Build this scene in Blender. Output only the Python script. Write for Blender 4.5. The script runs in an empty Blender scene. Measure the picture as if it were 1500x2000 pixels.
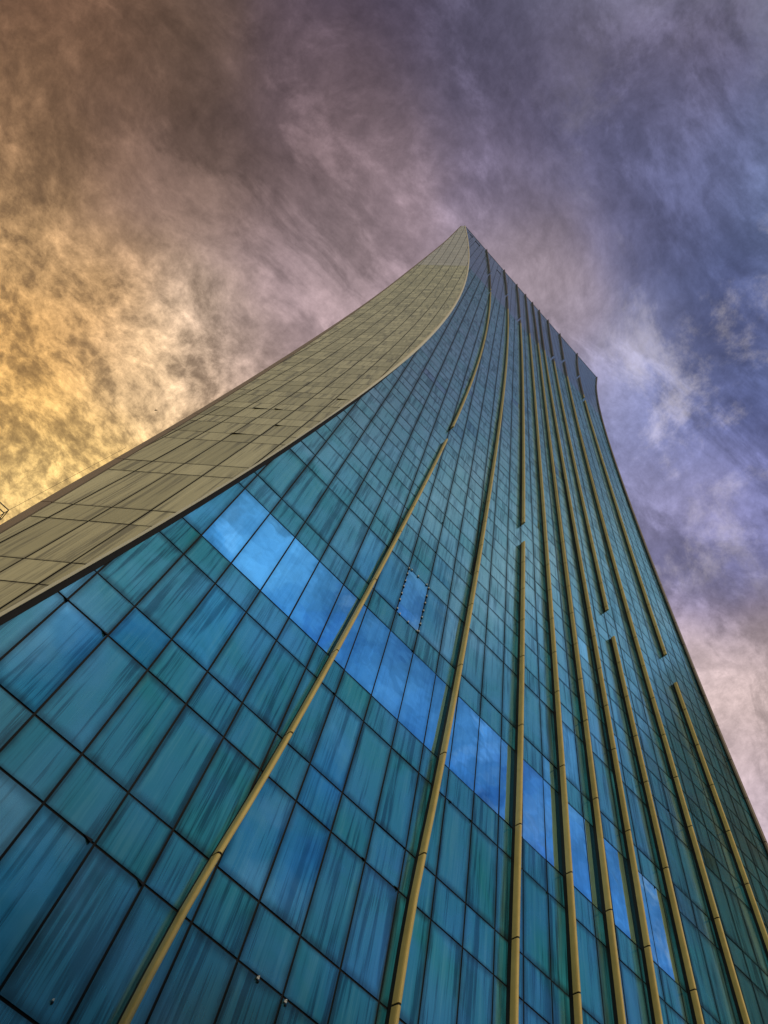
import bpy, bmesh, math, random
import numpy as np
from mathutils import Vector, Matrix, Quaternion

random.seed(7)
W = 1.5                      # width of one curtain-wall bay in metres; the tables below are in bays
D = 10.425                   # distance of the glass wall from the camera, in bays
X0 = 0.46                    # position of the first mullion
EYE = 1.6                    # height of the camera above the street
scene = bpy.context.scene
scene.render.engine = 'CYCLES'
scene.view_settings.view_transform = 'Standard'
scene.view_settings.look = 'None'
scene.view_settings.exposure = 0.05
scene.view_settings.gamma = 1.0
scene.cycles.max_bounces = 6

# ------------------------------------------------------------------ camera
cam_data = bpy.data.cameras.new('camera')
cam = bpy.data.objects.new('camera', cam_data)
scene.collection.objects.link(cam)
scene.camera = cam
cam_data.sensor_fit = 'VERTICAL'
cam_data.sensor_height = 36.0
cam_data.sensor_width = 27.0
cam_data.lens = 36.0 * 1401.78 / 2000.0
cam_data.clip_start = 0.1
cam_data.clip_end = 8000
RC = [[0.6911441330171146, 0.7000940170757686, 0.17941057563793264],
      [-0.7026101406318732, 0.5927342459309367, 0.3937068757107796],
      [0.16928903590392477, -0.39816388705581685, 0.9015579523066293]]
m = Matrix(((RC[0][0], -RC[0][1], -RC[0][2]), (RC[1][0], -RC[1][1], -RC[1][2]), (RC[2][0], -RC[2][1], -RC[2][2])))
cam.matrix_world = Matrix.Translation((0, 0, EYE)) @ m.to_4x4()

# ------------------------------------------------------------------ light
SUN_EL, SUN_AZ = math.radians(13), math.radians(-6)      # azimuth measured from -Y (behind the camera) towards +X
sun_dir = Vector((math.sin(SUN_AZ) * math.cos(SUN_EL), -math.cos(SUN_AZ) * math.cos(SUN_EL), math.sin(SUN_EL)))
sun_data = bpy.data.lights.new('sun', 'SUN')
sun_data.energy = 2.2
sun_data.angle = math.radians(6)
sun_data.color = (1.0, 0.82, 0.56)
sun = bpy.data.objects.new('sun', sun_data)
scene.collection.objects.link(sun)
sun.rotation_euler = sun_dir.to_track_quat('Z', 'Y').to_euler()

# ------------------------------------------------------------------ evening sky (all in world directions)
# direction of a patch of sky, its colour (linear), measured all round the dome
LOBES = [(-0.4901,0.2696,0.829, 0.2051,0.1022,0.0648),
(-0.4179,0.3632,0.8327, 0.3763,0.2051,0.0908),
(-0.4671,0.3135,0.8267, 0.2623,0.15,0.0802),
(-0.3625,0.3995,0.842, 0.402,0.2542,0.1221),
(-0.3796,0.346,0.858, 0.1413,0.0802,0.0612),
(-0.1628,0.3925,0.9052, 0.7305,0.5457,0.305),
(-0.1445,0.2684,0.9524, 0.305,0.2232,0.2423),
(-0.1969,0.2852,0.938, 0.1878,0.1274,0.1413),
(-0.1177,0.4211,0.8993, 0.4287,0.305,0.305),
(-0.1075,0.1957,0.9748, 0.305,0.2232,0.2232),
(-0.2389,0.1124,0.9645, 0.1812,0.1221,0.1274),
(-0.358,0.4424,0.8223, 0.4564,0.2747,0.1221),
(-0.3159,0.5136,0.7978, 0.6795,0.3763,0.1329),
(-0.232,0.5829,0.7787, 0.807,0.4678,0.15),
(-0.1469,0.6235,0.7679, 0.9216,0.6308,0.2423),
(-0.1395,0.4752,0.8687, 0.7157,0.491,0.2423),
(-0.226,0.4505,0.8637, 0.5457,0.3278,0.162),
(-0.4333,0.2461,0.867, 0.1946,0.107,0.0648),
(-0.3765,0.1828,0.9082, 0.1559,0.0976,0.0723),
(-0.3655,0.2999,0.8812, 0.15,0.0931,0.0762),
(-0.307,0.2466,0.9192, 0.1746,0.1119,0.0976),
(-0.2942,0.3313,0.8965, 0.2051,0.1274,0.1022),
(-0.2548,0.3002,0.9192, 0.305,0.2051,0.15),
(-0.1717,0.357,0.9182, 0.2159,0.15,0.162),
(-0.0996,0.3414,0.9346, 0.3763,0.2705,0.2831),
(-0.2174,0.154,0.9639, 0.2051,0.1413,0.15),
(-0.2784,0.0855,0.9566, 0.1221,0.0844,0.1119),
(-0.2341,0.0039,0.9722, 0.0976,0.0762,0.1274),
(-0.1317,0.1078,0.9854, 0.2502,0.1779,0.2051),
(-0.0657,0.1266,0.9898, 0.3278,0.2423,0.2831),
(-0.1457,-0.0348,0.9887, 0.1022,0.0908,0.15),
(-0.137,-0.106,0.9849, 0.1022,0.0887,0.15),
(-0.05,-0.0317,0.9982, 0.15,0.1221,0.2051),
(0.0027,0.0133,0.9999, 0.2159,0.1812,0.2705),
(-0.0392,-0.1726,0.9842, 0.1221,0.0976,0.1559),
(0.039,-0.2571,0.9656, 0.117,0.0844,0.1441),
(0.0186,-0.115,0.9932, 0.0976,0.0976,0.2016),
(0.1341,-0.2127,0.9679, 0.0976,0.0976,0.2086),
(0.1103,-0.0966,0.9892, 0.1441,0.1274,0.2462),
(0.1002,0.0448,0.994, 0.5029,0.3916,0.4125),
(0.1823,0.0494,0.982, 0.3763,0.3325,0.4452),
(0.0678,0.0516,0.9964, 0.3763,0.2961,0.3515),
(0.2263,0.0481,0.9729, 0.3515,0.305,0.4287),
(0.187,-0.0753,0.9795, 0.1119,0.1248,0.2831),
(0.2815,-0.1095,0.9533, 0.107,0.107,0.2542),
(0.2545,0.0546,0.9655, 0.305,0.2831,0.4287),
(0.3002,0.0199,0.9537, 0.1413,0.1559,0.3515),
(0.3938,-0.0095,0.9191, 0.117,0.1221,0.305),
(0.3639,0.0914,0.9269, 0.2705,0.2462,0.4125),
(0.4277,0.0777,0.9006, 0.2705,0.2307,0.3515),
(0.5017,0.0517,0.8635, 0.1714,0.1559,0.3278),
(0.5212,0.1358,0.8425, 0.2232,0.2051,0.3916),
(0.5843,0.1637,0.7949, 0.4564,0.3515,0.3515),
(0.6305,0.1789,0.7553, 0.6105,0.4564,0.3763),
(0.5934,0.1875,0.7828, 0.4851,0.3763,0.3763),
(0.6696,0.1975,0.7159, 0.3763,0.305,0.3763)]
REAR = [(0.06, -0.60, 0.80, 0.045, 0.28, 0.64), (-0.1, -0.80, 0.60, 0.03, 0.20, 0.34), (0.24, -0.86, 0.44, 0.015, 0.10, 0.18),
        (0.35, -0.55, 0.76, 0.045, 0.25, 0.72), (0.60, -0.50, 0.63, 0.06, 0.24, 0.76), (0.74, -0.34, 0.58, 0.08, 0.22, 0.45),
        (0.39, -0.30, 0.87, 0.26, 0.36, 0.44), (0.18, -0.33, 0.93, 0.28, 0.44, 0.53), (0.02, -0.38, 0.92, 0.24, 0.41, 0.52),
        (-0.25, -0.40, 0.88, 0.24, 0.32, 0.40), (0.58, -0.20, 0.79, 0.13, 0.16, 0.18), (0.15, -0.16, 0.97, 0.30, 0.38, 0.46),
        (-0.55, -0.60, 0.58, 0.52, 0.50, 0.36), (-0.85, -0.20, 0.48, 0.46, 0.38, 0.26), (0.0, -1.0, 0.1, 0.05, 0.07, 0.09),
        (-0.7, 0.7, 0.12, 0.75, 0.45, 0.18), (0.7, 0.7, 0.2, 0.30, 0.22, 0.25), (1.0, 0.0, 0.2, 0.16, 0.16, 0.22),
        (0.8, -0.6, 0.1, 0.04, 0.06, 0.08), (-1.0, 0.0, 0.1, 0.45, 0.34, 0.22), (0.0, 1.0, 0.15, 0.55, 0.38, 0.22),
        (-0.7, -0.7, 0.1, 0.30, 0.27, 0.22)]

world = bpy.data.worlds.new('World')
scene.world = world
world.use_nodes = True
nt = world.node_tree
nt.nodes.clear()

class G:
    """small helper to wire shader nodes"""
    def __init__(s, tree): s.t = tree
    def n(s, typ, **kw):
        nd = s.t.nodes.new(typ)
        for k, v in kw.items(): setattr(nd, k, v)
        return nd
    def put(s, sock, v):
        if hasattr(v, 'links'): s.t.links.new(v, sock)
        elif v is not None: sock.default_value = v
    def math(s, op, a, b=None, c=None, clamp=False):
        nd = s.n('ShaderNodeMath', operation=op); nd.use_clamp = clamp
        s.put(nd.inputs[0], a); s.put(nd.inputs[1], b)
        if c is not None: s.put(nd.inputs[2], c)
        return nd.outputs[0]
    def vec(s, op, a, b=None, scale=None):
        nd = s.n('ShaderNodeVectorMath', operation=op)
        s.put(nd.inputs[0], a)
        if b is not None: s.put(nd.inputs[1], b)
        if scale is not None: s.put(nd.inputs['Scale'], scale)
        return nd.outputs['Value'] if op in ('DOT_PRODUCT', 'LENGTH') else nd.outputs[0]
    def xyz(s, v):
        nd = s.n('ShaderNodeSeparateXYZ'); s.put(nd.inputs[0], v); return nd.outputs
    def comb(s, x, y, z):
        nd = s.n('ShaderNodeCombineXYZ'); s.put(nd.inputs[0], x); s.put(nd.inputs[1], y); s.put(nd.inputs[2], z); return nd.outputs[0]
    def noise(s, v, scale, detail=4, rough=.55, dist=0.0, out='Fac'):
        nd = s.n('ShaderNodeTexNoise'); s.put(nd.inputs['Vector'], v); s.put(nd.inputs['Scale'], scale)
        nd.inputs['Detail'].default_value = detail; nd.inputs['Roughness'].default_value = rough; nd.inputs['Distortion'].default_value = dist
        return nd.outputs[out]
    def remap(s, v, a, b, c=0.0, d=1.0):
        nd = s.n('ShaderNodeMapRange'); nd.interpolation_type = 'SMOOTHSTEP'
        s.put(nd.inputs[0], v); s.put(nd.inputs[1], a); s.put(nd.inputs[2], b); s.put(nd.inputs[3], c); s.put(nd.inputs[4], d)
        return nd.outputs[0]
    def mix(s, fac, a, b, blend='MIX'):
        nd = s.n('ShaderNodeMix', data_type='RGBA', blend_type=blend)
        s.put(nd.inputs[0], fac)
        s.put(nd.inputs[6], a if not isinstance(a, tuple) else (*a[:3], 1)); s.put(nd.inputs[7], b if not isinstance(b, tuple) else (*b[:3], 1))
        return nd.outputs[2]
    def bw(s, c):
        nd = s.n('ShaderNodeRGBToBW'); s.put(nd.inputs[0], c); return nd.outputs[0]

g = G(nt)
N = g.n('ShaderNodeTexCoord').outputs['Generated']
nx, ny, nz = g.xyz(N)
# flat cloud deck seen in perspective
den = g.math('ADD', g.math('MAXIMUM', nz, 0.0), 0.25)
P0 = g.comb(g.math('DIVIDE', nx, den), g.math('DIVIDE', ny, den), 0.0)
Pw = g.vec('SUBTRACT', g.noise(P0, 2.2, 3, .5, out='Color'), (0.5, 0.5, 0.5))
P = g.vec('ADD', P0, g.vec('SCALE', Pw, scale=0.14))
warp = g.vec('SUBTRACT', g.noise(N, 4.5, 3, .55, out='Color'), (0.5, 0.5, 0.5))
Nw = g.vec('NORMALIZE', g.vec('ADD', N, g.vec('SCALE', warp, scale=0.12)))
acc, wsum = None, None
for (x, y, z, r, gg, b), k in [(l, 300.0) for l in LOBES] + [(l, 26.0) for l in REAR]:
    ln = math.sqrt(x * x + y * y + z * z)
    w = g.math('POWER', g.math('MAXIMUM', g.vec('DOT_PRODUCT', Nw, (x / ln, y / ln, z / ln)), 0.0), k)
    if k < 100: w = g.math('MULTIPLY', w, 0.05)
    c = g.vec('SCALE', (r, gg, b), scale=w)
    acc = c if acc is None else g.vec('ADD', acc, c)
    wsum = w if wsum is None else g.math('ADD', wsum, w)
base = g.vec('SCALE', g.vec('ADD', acc, (1e-6, 1e-6, 1e-6)), scale=g.math('DIVIDE', 1.0, g.math('ADD', wsum, 1e-5)))
bx, by, bz = g.xyz(base)
warm = g.remap(g.math('SUBTRACT', bx, bz), 0.05, 0.32)                     # lit cloud of the sunset side
cool = g.remap(g.math('SUBTRACT', bz, bx), 0.03, 0.2)
# mottled, fleecy cloud
f1 = g.noise(P, 15.0, 10, .68, .25)
f2 = g.noise(g.vec('ADD', P, (5.1, 2.2, 0.0)), 60.0, 7, .72, .2)
f3 = g.noise(g.vec('MULTIPLY', g.vec('ADD', P, (1.3, 7.7, 0.0)), (0.55, 1.5, 1.0)), 3.2, 9, .60, .35)
puff = g.math('MULTIPLY', g.math('SUBTRACT', g.math('ABSOLUTE', g.math('SUBTRACT', g.noise(g.vec('ADD', P, (2.7, 0.4, 0.0)), 11.0, 7, .60, .2), 0.5)), 0.07), 4.2)
mott = g.math('ADD', g.math('MULTIPLY', puff, 0.8), g.math('ADD', g.math('MULTIPLY', g.math('SUBTRACT', f1, 0.5), 2.6), g.math('MULTIPLY', g.math('SUBTRACT', f2, 0.5), 3.2)))
soft = g.math('MULTIPLY', g.math('SUBTRACT', f3, 0.5), g.math('SUBTRACT', 1.9, g.math('MULTIPLY', warm, 1.0)))
amp = g.math('ADD', g.math('MULTIPLY', warm, 0.50), 0.30)
gain = g.math('ADD', 1.0, g.math('ADD', g.math('MULTIPLY', mott, amp), soft))
shp = g.noise(g.vec('MULTIPLY', g.vec('ADD', P, (6.3, 3.1, 0.0)), (0.7, 1.25, 1.0)), 4.6, 12, .64, .45)
forms = g.math('ADD', g.math('MULTIPLY', g.remap(shp, 0.48, 0.58), 0.46), -0.20)
gain = g.math('ADD', gain, forms)
gain = g.math('EXPONENT', g.math('MULTIPLY', g.math('SUBTRACT', gain, 0.97), 0.95))
sky_c = g.vec('SCALE', base, scale=g.math('MULTIPLY', gain, g.math('ADD', 0.97, g.math('MULTIPLY', warm, 0.20))))
# the dips between the lit puffs go brown rather than just dark
dips = g.math('MULTIPLY', g.remap(gain, 0.95, 0.45), warm)
sky_c = g.mix(g.math('MULTIPLY', dips, 0.3), sky_c, (0.13, 0.075, 0.05))
sky_c = g.mix(cool, sky_c, g.vec('MULTIPLY', sky_c, (0.88, 1.0, 1.04)))
# thin pale wisps over the blue part
wi = g.noise(g.vec('ADD', P, (3.0, 9.0, 0.0)), 4.2, 11, .68, .25)
wis = g.math('MULTIPLY', g.remap(wi, 0.49, 0.63), cool)
wis = g.math('MULTIPLY', wis, g.remap(g.noise(g.vec('ADD', P, (8.0, 1.0, 0.0)), 2.0, 3, .5, .2), .38, .56))
sky_c = g.vec('ADD', sky_c, g.vec('SCALE', (0.30, 0.26, 0.22), scale=wis))
# broken cloud over the street side
rear = g.remap(g.math('MULTIPLY', ny, -1.0), 0.22, 0.50)
rc_ = g.noise(g.vec('ADD', P, (12.0, 4.0, 0.0)), 6.0, 9, .62, .3)
sky_c = g.mix(g.math('MULTIPLY', rear, g.remap(rc_, 0.50, 0.36)), sky_c, g.vec('MULTIPLY', sky_c, (0.55, 0.62, 0.80)))
sky_c = g.vec('ADD', sky_c, g.vec('SCALE', (0.08, 0.13, 0.15), scale=g.math('MULTIPLY', rear, g.remap(rc_, 0.53, 0.70))))
# clear air above the cloud
nish = g.n('ShaderNodeTexSky', sky_type='NISHITA')
nish.sun_disc = False
nish.sun_elevation = SUN_EL
nish.sun_rotation = math.pi - SUN_AZ
sky_add = g.vec('SCALE', nish.outputs[0], scale=0.0015)
bg = g.n('ShaderNodeBackground')
nt.links.new(g.vec('ADD', sky_c, sky_add), bg.inputs['Color'])
bg.inputs['Strength'].default_value = 1.0
wo = g.n('ShaderNodeOutputWorld')
nt.links.new(bg.outputs[0], wo.inputs[0])
world.cycles.sampling_method = 'MANUAL'
world.cycles.sample_map_resolution = 512

# ------------------------------------------------------------------ materials
def new_mat(name):
    mt = bpy.data.materials.new(name); mt.use_nodes = True; mt.node_tree.nodes.clear()
    q = G(mt.node_tree); out = q.n('ShaderNodeOutputMaterial')
    return mt, q, out

def attr(q, name):
    a = q.n('ShaderNodeAttribute'); a.attribute_name = name; return a.outputs['Fac']

def uvn(q, name):
    u = q.n('ShaderNodeUVMap'); u.uv_map = name; return u.outputs[0]

def streaks(q, pos, rnd, sx, sz, seed, detail=4):
    """dirt run down by rain: noise drawn out along the height of the wall"""
    x, z, _ = q.xyz(pos)
    v = q.comb(q.math('MULTIPLY', x, sx), q.math('MULTIPLY', z, sz), q.math('ADD', q.math('MULTIPLY', rnd, 37.0), seed))
    return q.noise(v, 1.0, detail, .6, .15)

def glass_mat(name, tint, film_a, film_b, dirt, rough, clean=False):
    mt, q, out = new_mat(name)
    pos, loc, rnd = uvn(q, 'pos'), uvn(q, 'loc'), attr(q, 'rnd')
    lx, lz, _ = q.xyz(loc)
    s1 = streaks(q, pos, rnd, 1.7, 0.13, 1.0, 3)
    s2 = streaks(q, pos, rnd, 6.5, 0.22, 5.0, 3)
    s3 = streaks(q, pos, rnd, 38.0, 0.5, 9.0, 2)
    cloud = q.noise(pos, 0.34, 3, .55, .6)
    px, pz, _ = q.xyz(pos)
    wn = q.n('ShaderNodeTexWhiteNoise', noise_dimensions='1D'); q.put(wn.inputs['W'], q.math('ADD', q.math('MULTIPLY', rnd, 91.0), .37))
    rnd2 = wn.outputs['Value']
    # grime gathers along the seals
    ex = q.math('MINIMUM', lx, q.math('SUBTRACT', 1.0, lx)); ez = q.math('MINIMUM', lz, q.math('SUBTRACT', 1.0, lz))
    wob = q.noise(pos, 1.3, 3, .6)
    edge = q.remap(q.math('ADD', q.math('MINIMUM', ex, q.math('MULTIPLY', ez, 1.6)), q.math('MULTIPLY', wob, -0.10)), -0.06, 0.12, 1.0, 0.0)
    st = q.math('ADD', q.math('MULTIPLY', s1, 0.42), q.math('ADD', q.math('MULTIPLY', s2, 0.40), q.math('MULTIPLY', s3, 0.18)))
    dark = q.remap(st, 0.49, 0.59)                     # runs where the film is thicker and darker
    pale = q.remap(st, 0.48, 0.39)
    film = q.mix(q.math('ADD', q.math('MULTIPLY', rnd, 0.40), q.math('MULTIPLY', cloud, 0.60)), film_a, film_b)
    film = q.mix(q.math('MULTIPLY', pale, 0.35), film, (0.09, 0.30, 0.36))
    film = q.mix(q.math('MULTIPLY', dark, 0.80 if not clean else .3), film, tuple(c * .22 for c in film_a))
    film = q.mix(q.math('MULTIPLY', edge, 0.75 if not clean else .25), film, (0.012, 0.016, 0.014))
    lw = q.n('ShaderNodeLayerWeight'); lw.inputs['Blend'].default_value = 0.5
    graz = q.remap(lw.outputs['Facing'], 0.42, 0.86)
    gcol = q.mix(graz, tint, (0.70, 0.86, 0.80))
    gcol = q.mix(q.math('MULTIPLY', dark, 0.45 if not clean else .16), gcol, tuple(c * .35 for c in tint))
    gcol = q.mix(q.math('MULTIPLY', edge, 0.5 if not clean else .2), gcol, (0.03, 0.035, 0.03))
    gl = q.n('ShaderNodeBsdfGlossy'); q.put(gl.inputs['Color'], gcol)
    q.put(gl.inputs['Roughness'], q.math('ADD', rough, q.math('MULTIPLY', st, rough)))
    # glass is never quite flat
    bn = q.noise(pos, 0.55, 2, .5); bump = q.n('ShaderNodeBump'); bump.inputs['Strength'].default_value = 0.22; bump.inputs['Distance'].default_value = 0.06
    q.put(bump.inputs['Height'], bn); q.put(gl.inputs['Normal'], bump.outputs[0])
    df = q.n('ShaderNodeBsdfDiffuse'); q.put(df.inputs['Color'], film)
    mx = q.n('ShaderNodeMixShader')
    fac = q.math('ADD', dirt, q.math('ADD', q.math('MULTIPLY', q.math('SUBTRACT', cloud, .5), 1.1 * (not clean)), q.math('MULTIPLY', q.math('SUBTRACT', rnd2, .5), .28 if not clean else .10)), clamp=True)
    fac = q.math('MULTIPLY', fac, q.math('SUBTRACT', 1.0, q.math('MULTIPLY', graz, .68)))
    q.put(mx.inputs[0], fac); q.put(mx.inputs[1], gl.outputs[0]); q.put(mx.inputs[2], df.outputs[0])
    q.put(out.inputs[0], mx.outputs[0])
    return mt

M_GLASS = glass_mat('stained_glass_teal', (0.34, 0.56, 0.60), (0.010, 0.120, 0.172), (0.026, 0.222, 0.305), 0.60, 0.13)
M_SEMI = glass_mat('half_clean_glass', (0.38, 0.66, 0.72), (0.012, 0.125, 0.20), (0.028, 0.215, 0.33), 0.47, 0.06)
M_CLEAN = glass_mat('clean_glass_blue', (0.42, 0.76, 0.98), (0.02, 0.17, 0.30), (0.03, 0.22, 0.38), 0.14, 0.02, True)
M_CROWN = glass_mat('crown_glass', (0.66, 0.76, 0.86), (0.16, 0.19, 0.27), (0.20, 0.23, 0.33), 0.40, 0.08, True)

def plain_mat(name, col, rough=.6, metal=0.0, var=.25, scale=3.0, spec=.5):
    mt, q, out = new_mat(name)
    tc = q.n('ShaderNodeTexCoord').outputs['Object']
    nn = q.noise(tc, scale, 5, .6, .2)
    c = q.mix(nn, tuple(v * (1 - var) for v in col), tuple(min(1, v * (1 + var)) for v in col))
    b = q.n('ShaderNodeBsdfPrincipled'); q.put(b.inputs['Base Color'], c)
    b.inputs['Roughness'].default_value = rough; b.inputs['Metallic'].default_value = metal
    b.inputs['Specular IOR Level'].default_value = spec
    q.put(out.inputs[0], b.outputs[0]); return mt

def panel_mat(name, ca, cb, stain, dirt=.6):
    """painted aluminium panels, rain-streaked"""
    mt, q, out = new_mat(name)
    pos, loc, rnd = uvn(q, 'pos'), uvn(q, 'loc'), attr(q, 'rnd')
    s1 = streaks(q, pos, rnd, 2.6, 0.12, 2.0); s2 = streaks(q, pos, rnd, 10.0, 0.22, 6.0); s3 = streaks(q, pos, rnd, 34.0, 0.5, 8.0, 3)
    st = q.math('ADD', q.math('MULTIPLY', s1, 0.45), q.math('ADD', q.math('MULTIPLY', s2, 0.37), q.math('MULTIPLY', s3, 0.18)))
    cloud = q.noise(pos, 0.16, 4, .6, .4)
    c = q.mix(q.math('ADD', q.math('MULTIPLY', rnd, .75), q.math('MULTIPLY', cloud, .3)), ca, cb)
    c = q.mix(q.math('MULTIPLY', q.remap(st, .49, .60), dirt), c, stain)
    c = q.mix(q.math('MULTIPLY', q.remap(st, .46, .36), .3), c, tuple(min(1, v * 1.5) for v in cb))
    # pale drips of sealant below some joints
    dr = q.math('MULTIPLY', q.remap(s3, .62, .68), q.remap(q.noise(pos, .35, 2, .5), .60, .68))
    c = q.mix(q.math('MULTIPLY', dr, .7), c, (.62, .60, .52))
    lx, lz, _ = q.xyz(loc)
    ex = q.math('MINIMUM', lx, q.math('SUBTRACT', 1.0, lx)); ez = q.math('MINIMUM', lz, q.math('SUBTRACT', 1.0, lz))
    edge = q.remap(q.math('MINIMUM', ex, ez), 0.0, 0.05, .45, 0.0)
    c = q.mix(edge, c, tuple(v * .35 for v in stain))
    b = q.n('ShaderNodeBsdfPrincipled'); q.put(b.inputs['Base Color'], c)
    q.put(b.inputs['Roughness'], q.math('ADD', .34, q.math('MULTIPLY', st, .25)))
    b.inputs['Metallic'].default_value = .35
    q.put(out.inputs[0], b.outputs[0]); return mt

M_PANEL = panel_mat('beige_metal_panel', (.30, .295, .195), (.49, .475, .325), (.13, .13, .105), .75)
M_PANEL_TOP = panel_mat('grey_metal_panel', (.36, .355, .33), (.43, .42, .38), (.17, .165, .155), .4)
M_TRIM = plain_mat('brown_border_metal', (.18, .14, .105), .55, .2, .15, 1.5)
M_FIN = plain_mat('ochre_fin_metal', (.43, .33, .105), .45, .1, .25, 2.2)
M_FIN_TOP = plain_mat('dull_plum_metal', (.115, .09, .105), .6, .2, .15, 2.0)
M_DARK = plain_mat('black_gasket', (.010, .010, .011), .8, 0, .3, 2.0, .15)
M_WEB_SHADE = plain_mat('shade_black_fin_side', (.012, .012, .015), .7, 0, .3, 2.0, .2)  # near-black: the shade on the fin sides is put into their colour
M_CREAM = plain_mat('cream_edge_metal', (.58, .52, .34), .4, .1, .12, 2.0)
M_WHITE = plain_mat('white_clamp_metal', (.55, .55, .50), .5, .1, .1, 6.0)
M_STEEL = plain_mat('dark_steel', (.05, .045, .03), .5, .5, .3, 6.0)

# ------------------------------------------------------------------ object helpers
def link(o, parent=None):
    scene.collection.objects.link(o)
    if parent is not None: o.parent = parent
    return o

def empty(name, label, cat, loc=(0, 0, 0), group=None):
    o = bpy.data.objects.new(name, None); link(o); o.location = loc
    o['label'] = label; o['category'] = cat
    if group: o['group'] = group
    return o

class MB:
    def __init__(s): s.v = []; s.f = []; s.pos = []; s.loc = []; s.rnd = []; s.mi = []
    def quad(s, pts, pos=None, loc=None, rnd=0.0, mi=0):
        b = len(s.v); s.v += [tuple(p) for p in pts]; s.f.append(tuple(range(b, b + len(pts))))
        s.pos += pos or [(0, 0)] * len(pts); s.loc += loc or [(.5, .5)] * len(pts); s.rnd.append(rnd); s.mi.append(mi)
    def box(s, c, ax, ay, az, mi=0):
        c, ax, ay, az = map(Vector, (c, ax, ay, az))
        P = [c + ax * i + ay * j + az * k for i in (-1, 1) for j in (-1, 1) for k in (-1, 1)]
        fs = [(0, 1, 3, 2), (4, 6, 7, 5), (0, 4, 5, 1), (2, 3, 7, 6), (0, 2, 6, 4), (1, 5, 7, 3)]
        if ax.cross(ay).dot(az) < 0: fs = [t[::-1] for t in fs]
        for t in fs: s.quad([P[i] for i in t], mi=mi)
    def bar(s, a, b, r, n=8, mi=0):
        a, b = Vector(a), Vector(b); d_ = (b - a).normalized()
        u = d_.cross(Vector((0, 0, 1)));
        if u.length < .01: u = d_.cross(Vector((1, 0, 0)))
        u.normalize(); w = d_.cross(u)
        ra = [a + (u * math.cos(2 * math.pi * k / n) + w * math.sin(2 * math.pi * k / n)) * r for k in range(n)]
        rb = [p + (b - a) for p in ra]
        for k in range(n): s.quad([ra[k], ra[(k + 1) % n], rb[(k + 1) % n], rb[k]], mi=mi)
        s.quad(ra[::-1], mi=mi); s.quad(rb, mi=mi)
    def build(s, name, mats, parent=None, merge=False, smooth=False):
        me = bpy.data.meshes.new(name); me.from_pydata(s.v, [], s.f)
        u1 = me.uv_layers.new(name='pos'); u2 = me.uv_layers.new(name='loc')
        u1.data.foreach_set('uv', np.array(s.pos, dtype=np.float32).ravel()); u2.data.foreach_set('uv', np.array(s.loc, dtype=np.float32).ravel())
        a = me.attributes.new('rnd', 'FLOAT', 'FACE'); a.data.foreach_set('value', np.array(s.rnd, dtype=np.float32))
        for mt in (mats if isinstance(mats, (list, tuple)) else [mats]): me.materials.append(mt)
        me.polygons.foreach_set('material_index', np.array(s.mi, dtype=np.int32))
        if smooth: me.polygons.foreach_set('use_smooth', np.ones(len(s.f), dtype=bool))
        me.update()
        if merge:
            bm = bmesh.new(); bm.from_mesh(me); bmesh.ops.remove_doubles(bm, verts=bm.verts, dist=1e-4); bm.to_mesh(me); bm.free()
        o = bpy.data.objects.new(name, me); return link(o, parent)

# ------------------------------------------------------------------ the tower's measured shape (in bays; height above the eye)
HS = [4, 7, 10, 13, 16, 20, 25, 31, 38, 46, 56, 67, 80, 95, 110, 125, 143.7]
CORNER = [-1.794, -1.375, -0.956, -0.541, -0.156, 0.305, 0.813, 1.344, 1.876, 2.372, 2.811, 3.047, 2.972, 2.4, 1.312, -0.275, -2.865]
RIGHT = [33.1, 32.7, 32.3, 31.95, 31.65, 31.25, 30.8, 30.24, 29.71, 29.30, 28.96, 28.79, 28.88, 29.45, 30.6, 32.37, 35.41]
TRIM_T = [1.361, 1.904, 2.447, 2.991, 3.536, 4.184, 4.877, 5.603, 6.351, 7.076, 7.751, 8.152, 8.122, 7.42, 5.95, 3.75, .62]
SIL_T = [1.75, 2.25, 2.82, 3.424, 4.002, 4.589, 5.251, 5.998, 6.772, 7.482, 8.10, 8.43, 8.37, 7.70, 6.2, 4.0, .85]
FINS = {
 1: [3.99, 4.126, 4.448, 4.723, 4.962, 5.254, 5.599, 5.981, 6.372, 6.727, 7.017, 7.132, 7.0, 6.515, 5.711, 4.625, 2.933],
 2: [8.62, 8.60, 8.62, 8.797, 8.963, 9.147, 9.337, 9.531, 9.727, 9.911, 10.075, 10.158, 10.119, 9.887, 9.463, 8.859, 7.882],
 3: [11.722, 11.746, 11.771, 11.85, 11.94, 12.041, 12.14, 12.233, 12.32, 12.399, 12.466, 12.497, 12.473, 12.363, 12.165, 11.885, 11.432],
 4: [13.807, 13.874, 13.941, 14.004, 14.051, 14.091, 14.123, 14.148, 14.168, 14.187, 14.204, 14.213, 14.208, 14.178, 14.123, 14.041, 13.905],
 5: [15.625, 15.658, 15.691, 15.726, 15.761, 15.785, 15.789, 15.778, 15.767, 15.766, 15.782, 15.815, 15.861, 15.908, 15.936, 15.937, 15.897],
 6: [17.2, 17.28, 17.33, 17.42, 17.48, 17.492, 17.474, 17.437, 17.385, 17.323, 17.249, 17.189, 17.159, 17.193, 17.308, 17.506, 17.863],
 7: [19.70, 19.67, 19.64, 19.60, 19.576, 19.524, 19.439, 19.346, 19.254, 19.169, 19.092, 19.052, 19.074, 19.201, 19.444, 19.8, 20.392],
 8: [22.85, 22.78, 22.70, 22.60, 22.492, 22.37, 22.2, 21.992, 21.775, 21.602, 21.485, 21.467, 21.58, 21.875, 22.33, 22.934, 23.863],
 9: [26.9, 26.75, 26.6, 26.45, 26.3, 26.15, 25.93, 25.586, 25.213, 25.01, 24.929, 24.927, 25.008, 25.294, 25.91, 26.964, 28.967]}
TOP = 143.7
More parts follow.
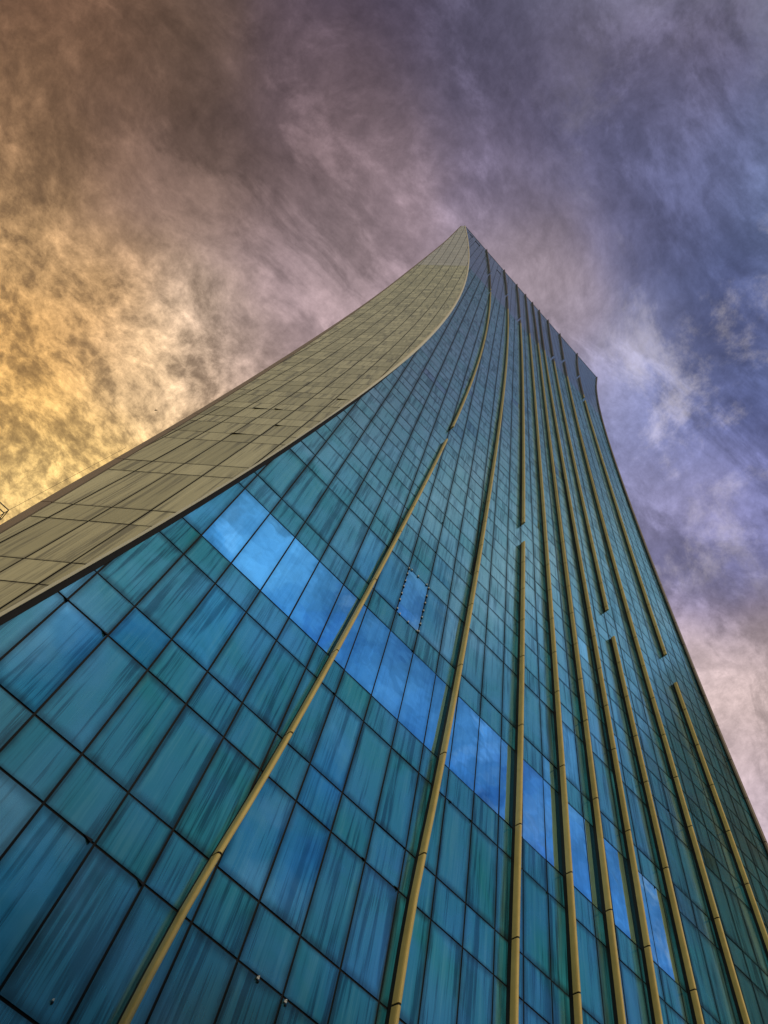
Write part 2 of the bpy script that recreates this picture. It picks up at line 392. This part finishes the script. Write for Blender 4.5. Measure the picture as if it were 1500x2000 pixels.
CROWN = 101.2
GROUND = -EYE / W

def curve_fn(ys):
    xs = [GROUND] + HS; sl = (ys[1] - ys[0]) / (HS[1] - HS[0]); ys = [ys[0] + sl * (GROUND - HS[0]) * .8] + list(ys)
    n = len(xs); dl = [(ys[i + 1] - ys[i]) / (xs[i + 1] - xs[i]) for i in range(n - 1)]
    mt = [dl[0]] + [(dl[i - 1] * (xs[i + 1] - xs[i]) + dl[i] * (xs[i] - xs[i - 1])) / (xs[i + 1] - xs[i - 1]) for i in range(1, n - 1)] + [dl[-1]]
    def fn(h):
        h = min(max(h, xs[0]), xs[-1]); i = 0
        while i < n - 2 and h > xs[i + 1]: i += 1
        L_ = xs[i + 1] - xs[i]; t = (h - xs[i]) / L_
        return ((2*t**3 - 3*t**2 + 1) * ys[i] + (t**3 - 2*t**2 + t) * L_ * mt[i] + (-2*t**3 + 3*t**2) * ys[i + 1] + (t**3 - t**2) * L_ * mt[i + 1])
    return fn
xc, xr, t_trim, t_sil = map(curve_fn, (CORNER, RIGHT, TRIM_T, SIL_T))
fin_x = {k: (lambda hh, fn=curve_fn(v): fn(min(hh, 143.7)) * 1.012) for k, v in FINS.items()}

# rows: (bottom, top, kind)  T = tall vision row, S = short spandrel row
rows = []
low = [(GROUND, .45, 'S'), (.45, 1.50, 'S'), (1.50, 3.77, 'T'), (3.77, 4.82, 'S'), (4.82, 7.10, 'T'), (7.10, 8.15, 'S'), (8.15, 10.44, 'T'), (10.44, 11.50, 'S'),
       (11.50, 13.85, 'T'), (13.85, 14.88, 'S'), (14.88, 17.98, 'T'), (17.98, 19.07, 'S'), (19.07, 21.97, 'T'), (21.97, 23.04, 'S')]
rows += low
h = 23.04
while h < CROWN - 1.0:
    rows.append((h, h + 1.583, 'T')); rows.append((h + 1.583, h + 2.624, 'S')); h += 2.624
CROWN = h
step = (TOP - h) / 16
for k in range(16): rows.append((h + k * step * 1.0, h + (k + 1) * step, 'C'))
joints = [r[0] for r in rows if r[2] == 'T'] + [CROWN + step * k for k in range(16)] + [TOP]

Zm = lambda h_: h_ * W + EYE
R2 = math.sqrt(.5)
def glass_pt(x, h_, off=0.0): return Vector((x * W, (D - off) * W, Zm(h_)))
def beige_pt(t, h_, off=0.0):
    """t bays along the 45 degree face from the corner, off bays out of it"""
    return Vector(((xc(h_) - t * R2 - off * R2) * W, (D + t * R2 - off * R2) * W, Zm(h_)))
def uc(h_): return (D - xc(h_)) * R2          # coordinate along the face at the corner

tower = empty('glass_tower', 'tall tower with teal glass front, flared beige metal corner face and slim ochre fins', 'skyscraper', (15 * W, D * W, 0))
TOFF = Vector((15 * W, D * W, 0))
def tb(mb, name, mats, parent=None, **kw):
    o = mb.build(name, mats, parent or tower, **kw)
    return o
tower_inv = None
tower.location = (0, 0, 0)   # parts are modelled in world metres; the base is shifted below once all parts exist

# ------------------------------------------------------------------ glass front
JW = .021                     # half width of a joint
def cam_px(p):
    v = Vector(p) - Vector((0, 0, EYE)); c = Vector([sum(RC[j][i] * v[j] for j in range(3)) for i in range(3)])
    if c.z <= .1: return None
    return (750 + 1401.78 * c.x / c.z, 1000 + 1401.78 * c.y / c.z)

def pane_polys(i, r):
    """outline of one pane: list of (xl, xr, h) from bottom to top"""
    a, b, kind = r
    xl0, xr0 = X0 + i + JW, X0 + i + 1 - JW
    n = 1 if (xl0 > 4 and xr0 < 28) else 4
    out = []
    for k in range(n + 1):
        hh = a + JW + (b - a - 2 * JW) * k / n
        l = max(xl0, xc(hh) + dark_w(hh)); rr = min(xr0, xr(hh) - .10)
        out.append((l, rr, hh))
    if all(rr - l < .01 for l, rr, _ in out): return None
    return [(l, max(rr, l), hh) if l < xr0 else (xr0, xr0, hh) for l, rr, hh in out]

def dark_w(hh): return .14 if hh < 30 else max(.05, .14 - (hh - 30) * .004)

def add_pane(mb, i, r, mi, seed):
    pl = pane_polys(i, r)
    if pl is None: return
    rg = random.Random(seed); rnd = rg.random()
    tx, tz = rg.gauss(0, .0030), rg.gauss(0, .0035)    # panes are never set perfectly true
    xm, hm = X0 + i + .5, (r[0] + r[1]) / 2
    off = lambda x, hh: .014 + tx * (x - xm) + tz * (hh - hm)
    a, b = r[0], r[1]
    lo = lambda x, hh: ((x - X0 - i), (hh - a) / (b - a) if b - a < 2 else (hh - a) / (b - a))
    for k in range(len(pl) - 1):
        l0, r0, h0 = pl[k]; l1, r1, h1 = pl[k + 1]
        if r0 - l0 < 1e-4 and r1 - l1 < 1e-4: continue
        c4 = [(l0, h0), (r0, h0), (r1, h1), (l1, h1)]
        pts = [glass_pt(x, hh, off(x, hh)) for x, hh in c4]
        mb.quad(pts, [(x * W, Zm(hh)) for x, hh in c4], [lo(x, hh) for x, hh in c4], rnd, mi)
        # the pane's edges, back to the frame
        for e0, e1 in ((0, 3), (2, 1)):
            (xa, ha), (xb, hb) = c4[e0], c4[e1]
            mb.quad([glass_pt(xa, ha, off(xa, ha)), glass_pt(xb, hb, off(xb, hb)), glass_pt(xb, hb, -.008), glass_pt(xa, ha, -.008)],
                    [(xa * W, Zm(ha))] * 4, [(.01, .5)] * 4, rnd, mi)

SEMI = {(-1, 14.9), (5, 11.5), (5, 8.2), (5, 10.4), (4, 8.2), (5, 19.1), (7, 19.1), (8, 19.1), (1, 11.5), (-1, 8.2), (0, 10.4), (13, 18.0), (14, 19.1), (4, 19.1), (1, 4.8)}
def pane_kind(i, r):
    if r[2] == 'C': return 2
    if abs(r[0] - 14.88) < .01 and 0 <= i <= 18: return 1
    if abs(r[0] - 19.07) < .01 and i == 6: return 1
    if (i, round(r[0], 1)) in SEMI: return 3
    if r[0] < 60 and random.Random(i * 77 + int(r[0] * 10)).random() < .02: return 3
    return 0

cells = []
for ri, r in enumerate(rows):
    hm = (r[0] + r[1]) / 2
    for i in range(-6, 36):
        if pane_polys(i, r) is None: continue
        ps = [cam_px(glass_pt(x, hh)) for x, hh in ((X0 + i, r[0]), (X0 + i + 1, r[0]), (X0 + i + 1, r[1]), (X0 + i, r[1]))]
        area = 0
        if all(ps):
            cl = [(min(max(p[0], 0), 1500), min(max(p[1], 0), 2000)) for p in ps]
            area = abs(sum(cl[k][0] * cl[(k + 1) % 4][1] - cl[(k + 1) % 4][0] * cl[k][1] for k in range(4))) / 2
            l, rr, _ = pane_polys(i, r)[0]; l2, rr2, _ = pane_polys(i, r)[-1]
            area *= min(1, max(.05, ((rr - l) + (rr2 - l2)) / 2))
        cells.append((area, i, ri))
cells.sort(reverse=True)
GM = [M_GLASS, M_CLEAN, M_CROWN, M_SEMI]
big = set()
for area, i, ri in cells[:100]:
    mb = MB(); add_pane(mb, i, rows[ri], 0, i * 1000 + ri)
    if not mb.f: continue
    k = pane_kind(i, rows[ri])
    o = tb(mb, 'glass_panel', GM[k])
    if k == 1: o['label'] = 'clean glass panel reflecting bright blue sky'
rest = MB()
for area, i, ri in cells[100:]: add_pane(rest, i, rows[ri], pane_kind(i, rows[ri]), i * 1000 + ri)
o = tb(rest, 'glazing', GM); o['kind'] = 'stuff'; o['label'] = 'smaller glass panels further up and along the front'

# dark frame behind the panes
mb = MB(); hs_all = [GROUND] + [x for x in np.arange(1, TOP, 1.0)] + [TOP]
for a, b in zip(hs_all[:-1], hs_all[1:]):
    mb.quad([glass_pt(xc(a), a, -.005), glass_pt(xr(a), a, -.005), glass_pt(xr(b), b, -.005), glass_pt(xc(b), b, -.005)])
tb(mb, 'frame', M_DARK)

# dark reveal strip and cream lip that follow the curved corner
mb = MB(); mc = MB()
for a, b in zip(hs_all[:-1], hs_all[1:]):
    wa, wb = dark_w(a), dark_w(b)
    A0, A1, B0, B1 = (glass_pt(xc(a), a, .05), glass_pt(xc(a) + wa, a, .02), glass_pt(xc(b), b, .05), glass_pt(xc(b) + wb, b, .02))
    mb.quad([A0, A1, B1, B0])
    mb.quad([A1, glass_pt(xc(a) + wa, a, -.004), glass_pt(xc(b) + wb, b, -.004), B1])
    ca = .022 if a < 26 else min(.13, .022 + (a - 26) * .006); cb = .022 if b < 26 else min(.13, .022 + (b - 26) * .006)
    def ring(hh, c_):
        base_ = glass_pt(xc(hh), hh, .05)
        o1, o2 = Vector((-R2, -R2, 0)), Vector((0, -1, 0))
        return [base_ + Vector((-R2, R2, 0)) * c_ * .5 * W, base_ + Vector((-R2, R2, 0)) * c_ * .5 * W + o1 * .05 * W, base_ + (o1 + o2) * .045 * W,
                base_ + Vector((c_ * .8 * W, 0, 0)) + o2 * .035 * W, base_ + Vector((c_ * .8 * W, 0, 0))]
    ra, rb = ring(a, ca), ring(b, cb)
    for k in range(4): mc.quad([ra[k], ra[k + 1], rb[k + 1], rb[k]])
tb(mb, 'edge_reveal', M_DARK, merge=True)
tb(mc, 'edge_lip', M_CREAM, merge=True)

# ------------------------------------------------------------------ beige corner face
pb = MB(); pt = MB()
rg = random.Random(3)
U0, UW = 6.22, 1.033
for ri, (a, b, kind) in enumerate(rows):
    for k in range(-8, 14):
        u0, u1 = U0 + k * UW + .021, U0 + (k + 1) * UW - .021
        n = 4 if b - a > 1.2 else 2
        rnd = rg.random(); lift = rg.uniform(0, .006); prev = None
        for s in range(n + 1):
            hh = a + .018 + (b - a - .036) * s / n
            lo_, hi_ = uc(hh) + .035, uc(hh) + t_trim(hh) - .02
            p0, p1 = min(max(u0, lo_), hi_), min(max(u1, lo_), hi_)
            cur = (p0, p1, hh)
            if prev and (p1 - p0 > .01 or prev[1] - prev[0] > .01):
                c4 = [(prev[1], prev[2]), (prev[0], prev[2]), (p0, hh), (p1, hh)]
                pts = [beige_pt(u - uc(h_), h_, .03 + lift) for u, h_ in c4]
                (pb if kind != 'C' else pt).quad(pts, [(u * W, Zm(h_)) for u, h_ in c4],
                        [((u - u0) / (u1 - u0), (h_ - a) / (b - a)) for u, h_ in c4], rnd)
            prev = cur
tb(pb, 'metal_wall', M_PANEL)['label'] = 'beige rain-streaked metal panels of the corner face'
tb(pt, 'crown_wall', M_PANEL_TOP)['label'] = 'greyer metal panels at the top of the corner face'
mb = MB()
for a, b in zip(hs_all[:-1], hs_all[1:]):
    mb.quad([beige_pt(t_trim(a), a, .012), beige_pt(0, a, .012), beige_pt(0, b, .012), beige_pt(t_trim(b), b, .012)])
tb(mb, 'wall_backing', M_DARK)

# brown border band along the far edge, in jointed lengths
mb = MB()
js = sorted(set([GROUND] + joints))
for a, b in zip(js[:-1], js[1:]):
    n = max(1, int((b - a) / .8)); g_ = .016
    for s in range(n):
        h0 = a + g_ + (b - a - 2 * g_) * s / n; h1 = a + g_ + (b - a - 2 * g_) * (s + 1) / n
        def rg_(hh):
            t0, t1 = t_trim(hh) + .012, t_sil(hh)
            w_ = max(.06, t1 - t0)
            return [beige_pt(t0, hh, .0), beige_pt(t0, hh, .055), beige_pt(t0 + w_ * .75, hh, .03), beige_pt(t0 + w_, hh, -.06), beige_pt(t0 + w_, hh, -.5)]
        r0, r1 = rg_(h0), rg_(h1)
        for k in range(4): mb.quad([r0[k + 1], r0[k], r1[k], r1[k + 1]])
        if s == 0: mb.quad(r0)
        if s == n - 1: mb.quad(r1[::-1])
tb(mb, 'border_trim', M_TRIM)

# ------------------------------------------------------------------ fins
FW, FD = .046, .32
GAPS = {1: [(35.75, 38.3), (99.2, 100.6), (115.0, 117.0)], 2: [(113.6, 115.6)], 3: [(33.2, 35.55), (104.6, 106.6)], 7: [(33.2, 35.8), (104.0, 106.0)], 8: [(113.2, 115.2)],
        9: [(35.8, 38.4), (98.4, 100.0), (114.8, 116.6)], 4: [], 5: [], 6: []}
def fin_piece(fx, h0, h1, mat=None, fw=FW, fd=FD):
    clad = MB(); web = MB(); top_ = MB()
    cuts = [h0] + [j for j in js if h0 + .3 < j < h1 - .3] + [h1]
    for a, b in zip(cuts[:-1], cuts[1:]):
        n = max(1, int((b - a) / .9)); g_ = .022
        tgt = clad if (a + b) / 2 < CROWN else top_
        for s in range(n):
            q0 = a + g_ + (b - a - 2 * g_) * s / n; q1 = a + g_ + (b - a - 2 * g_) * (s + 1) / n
            def ring(hh):
                x = fx(hh); fw_ = fw * min(1, max(.72, 1.25 - hh * .005))
                prof = [(-1, .44), (-1, .70), (-.93, .86), (-.72, .95), (-.3, 1.0), (.3, 1.0), (.75, .96), (1, .88), (1, .0)]
                return [glass_pt(x + px * fw_, hh, py * fd) for px, py in prof]
            r0, r1 = ring(q0), ring(q1)
            for k in range(len(r0) - 1):
                tgt.quad([r0[k], r0[k + 1], r1[k + 1], r1[k]])
            if s == 0: tgt.quad(r0[::-1])
            if s == n - 1: tgt.quad(r1)
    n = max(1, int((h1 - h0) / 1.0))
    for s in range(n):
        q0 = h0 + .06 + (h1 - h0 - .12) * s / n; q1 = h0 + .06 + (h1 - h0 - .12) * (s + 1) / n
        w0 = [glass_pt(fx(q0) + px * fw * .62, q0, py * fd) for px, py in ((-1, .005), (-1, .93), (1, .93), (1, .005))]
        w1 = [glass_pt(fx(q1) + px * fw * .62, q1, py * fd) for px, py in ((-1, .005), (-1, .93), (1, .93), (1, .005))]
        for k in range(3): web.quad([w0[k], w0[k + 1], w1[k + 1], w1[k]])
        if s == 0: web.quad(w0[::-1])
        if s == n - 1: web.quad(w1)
    main = clad if clad.f else top_
    if clad.f and top_.f:
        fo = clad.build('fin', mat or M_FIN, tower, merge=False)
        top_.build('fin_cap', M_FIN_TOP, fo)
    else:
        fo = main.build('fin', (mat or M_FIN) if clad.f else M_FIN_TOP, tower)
    web.build('fin_side', M_WEB_SHADE, fo)
    return fo
for k, fx in fin_x.items():
    pieces = []; cur = GROUND
    for g0, g1 in GAPS[k]: pieces.append((cur, g0)); cur = g1
    pieces.append((cur, TOP + .4))
    for a, b in pieces: fin_piece(fx, a, b)
# the last fin closes the right-hand end
fin_piece(lambda hh: xr(hh) - .02, GROUND, TOP - .2, mat=M_TRIM, fw=.11, fd=.22)

# ------------------------------------------------------------------ roof edge, vents, the hidden sides
mb = MB()
xa, xb = xc(TOP) - .1, xr(TOP) + .1
mb.box(((xa + xb) / 2 * W, (D + .12) * W, Zm(TOP) + .22), ((xb - xa) / 2 * W, 0, 0), (0, .17 * W, 0), (0, 0, .22))
c0 = beige_pt(0, TOP); c1 = beige_pt(t_sil(TOP), TOP)
mid = (c0 + c1) / 2; dr_ = (c1 - c0) / 2; nr = Vector((R2, R2, 0)) * .2
mb.box(mid + nr + Vector((0, 0, .2)), dr_, nr, (0, 0, .2))
tb(mb, 'parapet', plain_mat('parapet_metal', (.13, .12, .14), .6, .2, .15))
# dark louvres near the roof line
for x_, h_, w_, hh_ in ((-.75, 139.3, .42, .9), (1.0, 138.2, .62, 1.35), (7.0, 132.6, .52, .9)):
    mb = MB()
    mb.box(glass_pt(x_, h_, .02), (w_ * W, 0, 0), (0, .012 * W, 0), (0, 0, .06 * W))
    mb.box(glass_pt(x_, h_ + hh_, .02), (w_ * W, 0, 0), (0, .012 * W, 0), (0, 0, .06 * W))
    n = 5
    for s in range(n):
        hz = h_ + hh_ * (s + .5) / n
        mb.box(glass_pt(x_, hz, .018), (w_ * W, 0, 0), (0, .01 * W, -.03 * W), (0, 0, hh_ / n * .3 * W))
    tb(mb, 'roof_vent', M_DARK)
# rear walls closing the eight-sided plan
mb = MB(); roof = MB()
DEPTH = 24.0
for a, b in zip(hs_all[:-1], hs_all[1:]):
    def ringp(hh):
        l = beige_pt(t_sil(hh), hh, -.06); t = t_sil(hh)
        r_ = Vector((xr(hh) * W + t * R2 * W, (D + t * R2) * W, Zm(hh)))
        rc = glass_pt(xr(hh), hh, -.004)
        return [rc, r_, Vector((r_.x, (D + DEPTH) * W, Zm(hh))), Vector((l.x, (D + DEPTH) * W, Zm(hh))), l]
    ra, rb = ringp(a), ringp(b)
    for k in range(4):
        L_ = (ra[k + 1] - ra[k]).length
        mb.quad([ra[k], ra[k + 1], rb[k + 1], rb[k]], [(0, ra[0].z), (L_, ra[0].z), (L_, rb[0].z), (0, rb[0].z)], [(.5, .5)] * 4, random.random())
tb(mb, 'rear_wall', M_PANEL)
rt = ringp(TOP)
roof.quad([beige_pt(0, TOP) + Vector((0, 0, .01))] + [p + Vector((0, 0, .01)) for p in rt])
tb(roof, 'roof', M_DARK)

# ------------------------------------------------------------------ clamps holding a replaced pane, and torn gaskets
def clamp(x, h_, k_=.9):
    mb = MB()
    mb.box(glass_pt(x, h_, .045), (.024 * W * k_, 0, 0), (0, .010 * W, 0), (0, 0, .02 * W * k_), 0)
    mb.box(glass_pt(x, h_ + .024 * k_, .05), (.014 * W * k_, 0, .01 * k_), (0, .018 * W * k_, 0), (0, 0, .010 * W * k_), 0)
    mb.box(glass_pt(x + .03 * k_, h_ - .045 * k_, .03), (.02 * W * k_, 0, 0), (0, .012 * W, 0), (0, 0, .014 * W), 1)
    tb(mb, 'clamp', [M_WHITE, M_DARK])
xl, xh, hb, ht = X0 + 6, X0 + 7, 19.07, 21.97
for s in (.02, .16, .33, .46, .62, .76, .95): clamp(xl, hb + (ht - hb) * (1 - s) )
for s in (.03, .22, .38, .55, .69, .83, .985): clamp(xh, hb + (ht - hb) * (1 - s))
for s in (.12, .45, .88): clamp(xl + s, ht)
for s in (.14, .52, .93): clamp(xl + s, hb)
clamp(5.90, 7.06); clamp(6.52, 7.04); clamp(X0 + 2.66, 5.12, .5)
def flap(x, h_, s=1.0):
    s *= .45
    mb = MB(); a, b, c = glass_pt(x, h_ + .03, .03), glass_pt(x - .30 * s, h_ + .02, .02), glass_pt(x - .02, h_ - .10 * s, .07)
    a2, b2, c2 = (p + Vector((0, .02, .02)) for p in (a, b, c))
    mb.quad([a, b, c]); mb.quad([c2, b2, a2]); mb.quad([a, c, c2, a2]); mb.quad([b, a, a2, b2]); mb.quad([c, b, b2, c2])
    tb(mb, 'torn_gasket', M_DARK)
for x, hh, s in ((9.67, 13.85, 1), (10.46, 13.85, .9), (8.46, 10.46, 1), (8.46, 11.5, .5), (7.46, 10.46, .9), (5.46, 13.86, .6), (13.46, 13.8, .7), (7.46, 27.4, .7), (7.46, 24.64, .6),
                 (7.46, 18.0, .7), (-.5, 10.43, 1), (.44, 10.43, 1.1), (2.40, 7.10, 1.2), (3.46, 7.08, 1.1), (12.46, 16.0, .1), (16.46, 14.1, .7), (19.2, 17.98, .9), (24.46, 17.98, .9), (21.46, 23.1, .8)):
    flap(x, hh, s)
def bflap(u, hh, s):
    mb = MB(); P_ = lambda du, dh, o_: beige_pt(u + du - uc(hh), hh + dh, o_)
    a, b, c = P_(0, .03, .05), P_(-.42 * s, .0, .04), P_(-.03, -.12 * s, .10)
    a2, b2, c2 = (p + Vector((.02, .02, .02)) for p in (a, b, c))
    mb.quad([a, b, c]); mb.quad([c2, b2, a2]); mb.quad([a, c, c2, a2]); mb.quad([b, a, a2, b2]); mb.quad([c, b, b2, c2])
    tb(mb, 'torn_gasket', M_DARK)
for u, hh, s in ((10.02, 27.3, 1.4), (9.15, 27.3, .8), (9.36, 23.08, 1.3), (7.14, 29.9, 1.2), (8.28, 24.62, .8)): bflap(u, hh, s)

# put the tower's origin at its base
for ch in list(tower.children): ch.matrix_parent_inverse = Matrix.Translation(-TOFF)
tower.location = TOFF

# ------------------------------------------------------------------ cleaning cradle hung beside the beige face
P0 = beige_pt(3.72, 13.9, .12) - Vector((0, 0, .55))
cr = empty('cleaning_cradle', 'small steel window-cleaning cradle hanging on a thin cable beside the beige face', 'cradle', tuple(P0))
ex, ey, ez = Vector((-1, 0, 0)), Vector((0, 1, 0)), Vector((0, 0, 1))
cage = MB(); Lc, Wc, Hc = 2.6, .55, .55
for sy in (0, Wc):
    for z_ in (0, .3, Hc): cage.bar(ey * sy + ez * z_, ex * Lc + ey * sy + ez * z_, .022)
    for k in range(6): cage.bar(ex * (Lc * k / 5) + ey * sy, ex * (Lc * k / 5) + ey * sy + ez * Hc, .014)
for z_ in (0, .3, Hc):
    for k in (0, 1): cage.bar(ex * Lc * k + ez * z_, ex * Lc * k + ez * z_ + ey * Wc, .016)
cage.build('guard_rail', M_STEEL, cr)
fl = MB(); fl.box(ex * Lc / 2 + ey * Wc / 2 - ez * .03, ex * Lc / 2, ey * Wc / 2, ez * .02); fl.build('floor_plate', M_STEEL, cr)
hoist = MB(); hoist.bar(ex * .25 + ey * .3 + ez * .1, ex * 1.7 + ey * .3 + ez * .16, .07, 12); hoist.box(ex * .5 + ey * .3 + ez * .42, ex * .11, ey * .1, ez * .13)
hoist.bar(ex * .35 + ey * .3 + ez * .3, ex * 1.4 + ey * .3 + ez * .38, .035, 10)
hoist.build('hoist', M_STEEL, cr)
cb = MB(); e0 = Vector((0, 0, .58)); P1 = beige_pt(4.75, 20.3, .05) - P0; cb.bar(e0, P1, .007, 6); cb.build('cable', M_STEEL, cr)

# ------------------------------------------------------------------ a bird in front of the bright cloud
v = Vector([RC[j][0] * (304 - 750) / 1401.78 + RC[j][1] * (801 - 1000) / 1401.78 + RC[j][2] for j in range(3)]).normalized()
bird_p = Vector((0, 0, EYE)) + v * 85
bb = MB()
sec = [(-.20, .004), (-.14, .02), (-.06, .038), (.03, .042), (.10, .03), (.135, .026), (.165, .018), (.195, .003)]
rings = [[Vector((x, r_ * math.cos(t * math.pi / 4), r_ * math.sin(t * math.pi / 4))) for t in range(8)] for x, r_ in sec]
for a, b in zip(rings[:-1], rings[1:]):
    for k in range(8): bb.quad([a[k], a[(k + 1) % 8], b[(k + 1) % 8], b[k]])
for sd in (-1, 1):
    w_ = [Vector((.08, 0, .02)), Vector((.11, sd * .18, .07)), Vector((.02, sd * .40, .05)), Vector((-.04, sd * .20, .06)), Vector((-.06, 0, .02))]
    u_ = [p - Vector((0, 0, .012)) for p in w_]
    bb.quad(w_); bb.quad(u_[::-1])
    for k in range(5): bb.quad([w_[k], u_[k], u_[(k + 1) % 5], w_[(k + 1) % 5]])
bb.quad([Vector((-.19, 0, .01)), Vector((-.30, .05, .01)), Vector((-.30, -.05, .01))])
bo = bb.build('bird', plain_mat('dark_feathers', (.03, .025, .02), .8)); bo.scale = (.7, .7, .7); bo.location = bird_p; bo.rotation_euler = (.2, -.1, .6)
bo['label'] = 'tiny dark bird flying against the golden cloud above the beige face'; bo['category'] = 'bird'

# ------------------------------------------------------------------ street level and the block across the street (seen only as a reflection)
def sheet(name, x0, x1, y0, y1, z, mt):
    mb = MB(); mb.quad([(x0, y0, z), (x1, y0, z), (x1, y1, z), (x0, y1, z)]); o = mb.build(name, mt); o['kind'] = 'structure'; return o
sheet('ground', -3000, 3000, -3000, 3000, 0, plain_mat('dusty_ground', (.12, .11, .09), .9, 0, .3, .05))
sheet('road', -400, 400, -22, -8, .004, plain_mat('asphalt', (.05, .05, .052), .85, 0, .3, .4))
pv = MB(); pv.box((20, 3.2, .06), (120, 0, 0), (0, 9.5, 0), (0, 0, .06)); o = pv.build('pavement', plain_mat('paving', (.25, .24, .22), .8, 0, .2, .8)); o['kind'] = 'structure'

def block(name, label, x0, x1, y0, y1, zt, wall_c, floors, bays):
    e = empty(name, label, 'office building', ((x0 + x1) / 2, (y0 + y1) / 2, 0))
    hw, hd = (x1 - x0) / 2, (y1 - y0) / 2
    w_ = MB(); w_.box((0, 0, zt / 2), (hw, 0, 0), (0, hd, 0), (0, 0, zt / 2)); w_.build('wall', plain_mat(name + '_concrete', wall_c, .85, 0, .3, .2), e)
    gm = plain_mat(name + '_glass', (.02, .03, .03), .15, 0, .2, 1.0, .6)
    for f_ in range(floors):
        for b_ in range(bays):
            zz = (zt - 5) / floors; z0 = 3 + zz * f_; yy = -hd + 2 * hd * (b_ + .5) / bays
            m_ = MB(); m_.box((-hw - .02, yy, z0 + zz * .5), (.05, 0, 0), (0, hd / bays * .62, 0), (0, 0, zz * .40)); m_.build('window', gm, e)
    p_ = MB(); p_.box((0, 0, zt + .4), (hw + .3, 0, 0), (0, hd + .3, 0), (0, 0, .4)); p_.build('cornice', plain_mat(name + '_cornice', (.2, .19, .16), .8), e)
    return e
block('office_block', 'olive concrete office block reflected darkly in the right-hand glass', 66, 110, -3.5, 6, 86, (.20, .20, .125), 21, 3)
sb = MB(); sb.box((0, 1.5, 49.5), (21.5, 0, 0), (0, 2.6, 0), (0, 0, 49)); sb.build('rooftop_storey', bpy.data.materials['office_block_concrete'], bpy.data.objects['office_block'])

# a lower terrace added behind the camera to keep sun off the tower's foot
e = empty('shading_terrace', 'long low grey terrace added out of view to shade the foot of the tower', 'shading_terrace', (-32, -62, 0))
w_ = MB(); w_.box((0, 0, 14), (77, 0, 0), (0, 8, 0), (0, 0, 14)); w_.build('wall', plain_mat('terrace_plaster', (.22, .21, .19), .85, 0, .25, .2), e)
for k in range(15):
    for f_ in range(3):
        m_ = MB(); m_.box((-70 + 10 * k, 8.03, 8 + 7 * f_), (3, 0, 0), (0, .05, 0), (0, 0, 2.2)); m_.build('window', bpy.data.materials['office_block_glass'], e)

e = empty('shading_block', 'plain tall block added out of view to shade the lower right of the tower', 'apartment block', (80, -66, 0))  # unseen building, added to keep the sun off the tower's lower right
w_ = MB(); w_.box((0, 0, 31), (33, 0, 0), (0, 10, 0), (0, 0, 31)); w_.build('wall', plain_mat('block_plaster', (.20, .19, .17), .85, 0, .25, .2), e)
for k in range(8):
    for f_ in range(8):
        m_ = MB(); m_.box((-28 + 8 * k, 10.03, 6 + 7 * f_), (2.4, 0, 0), (0, .05, 0), (0, 0, 1.9)); m_.build('window', bpy.data.materials['office_block_glass'], e)
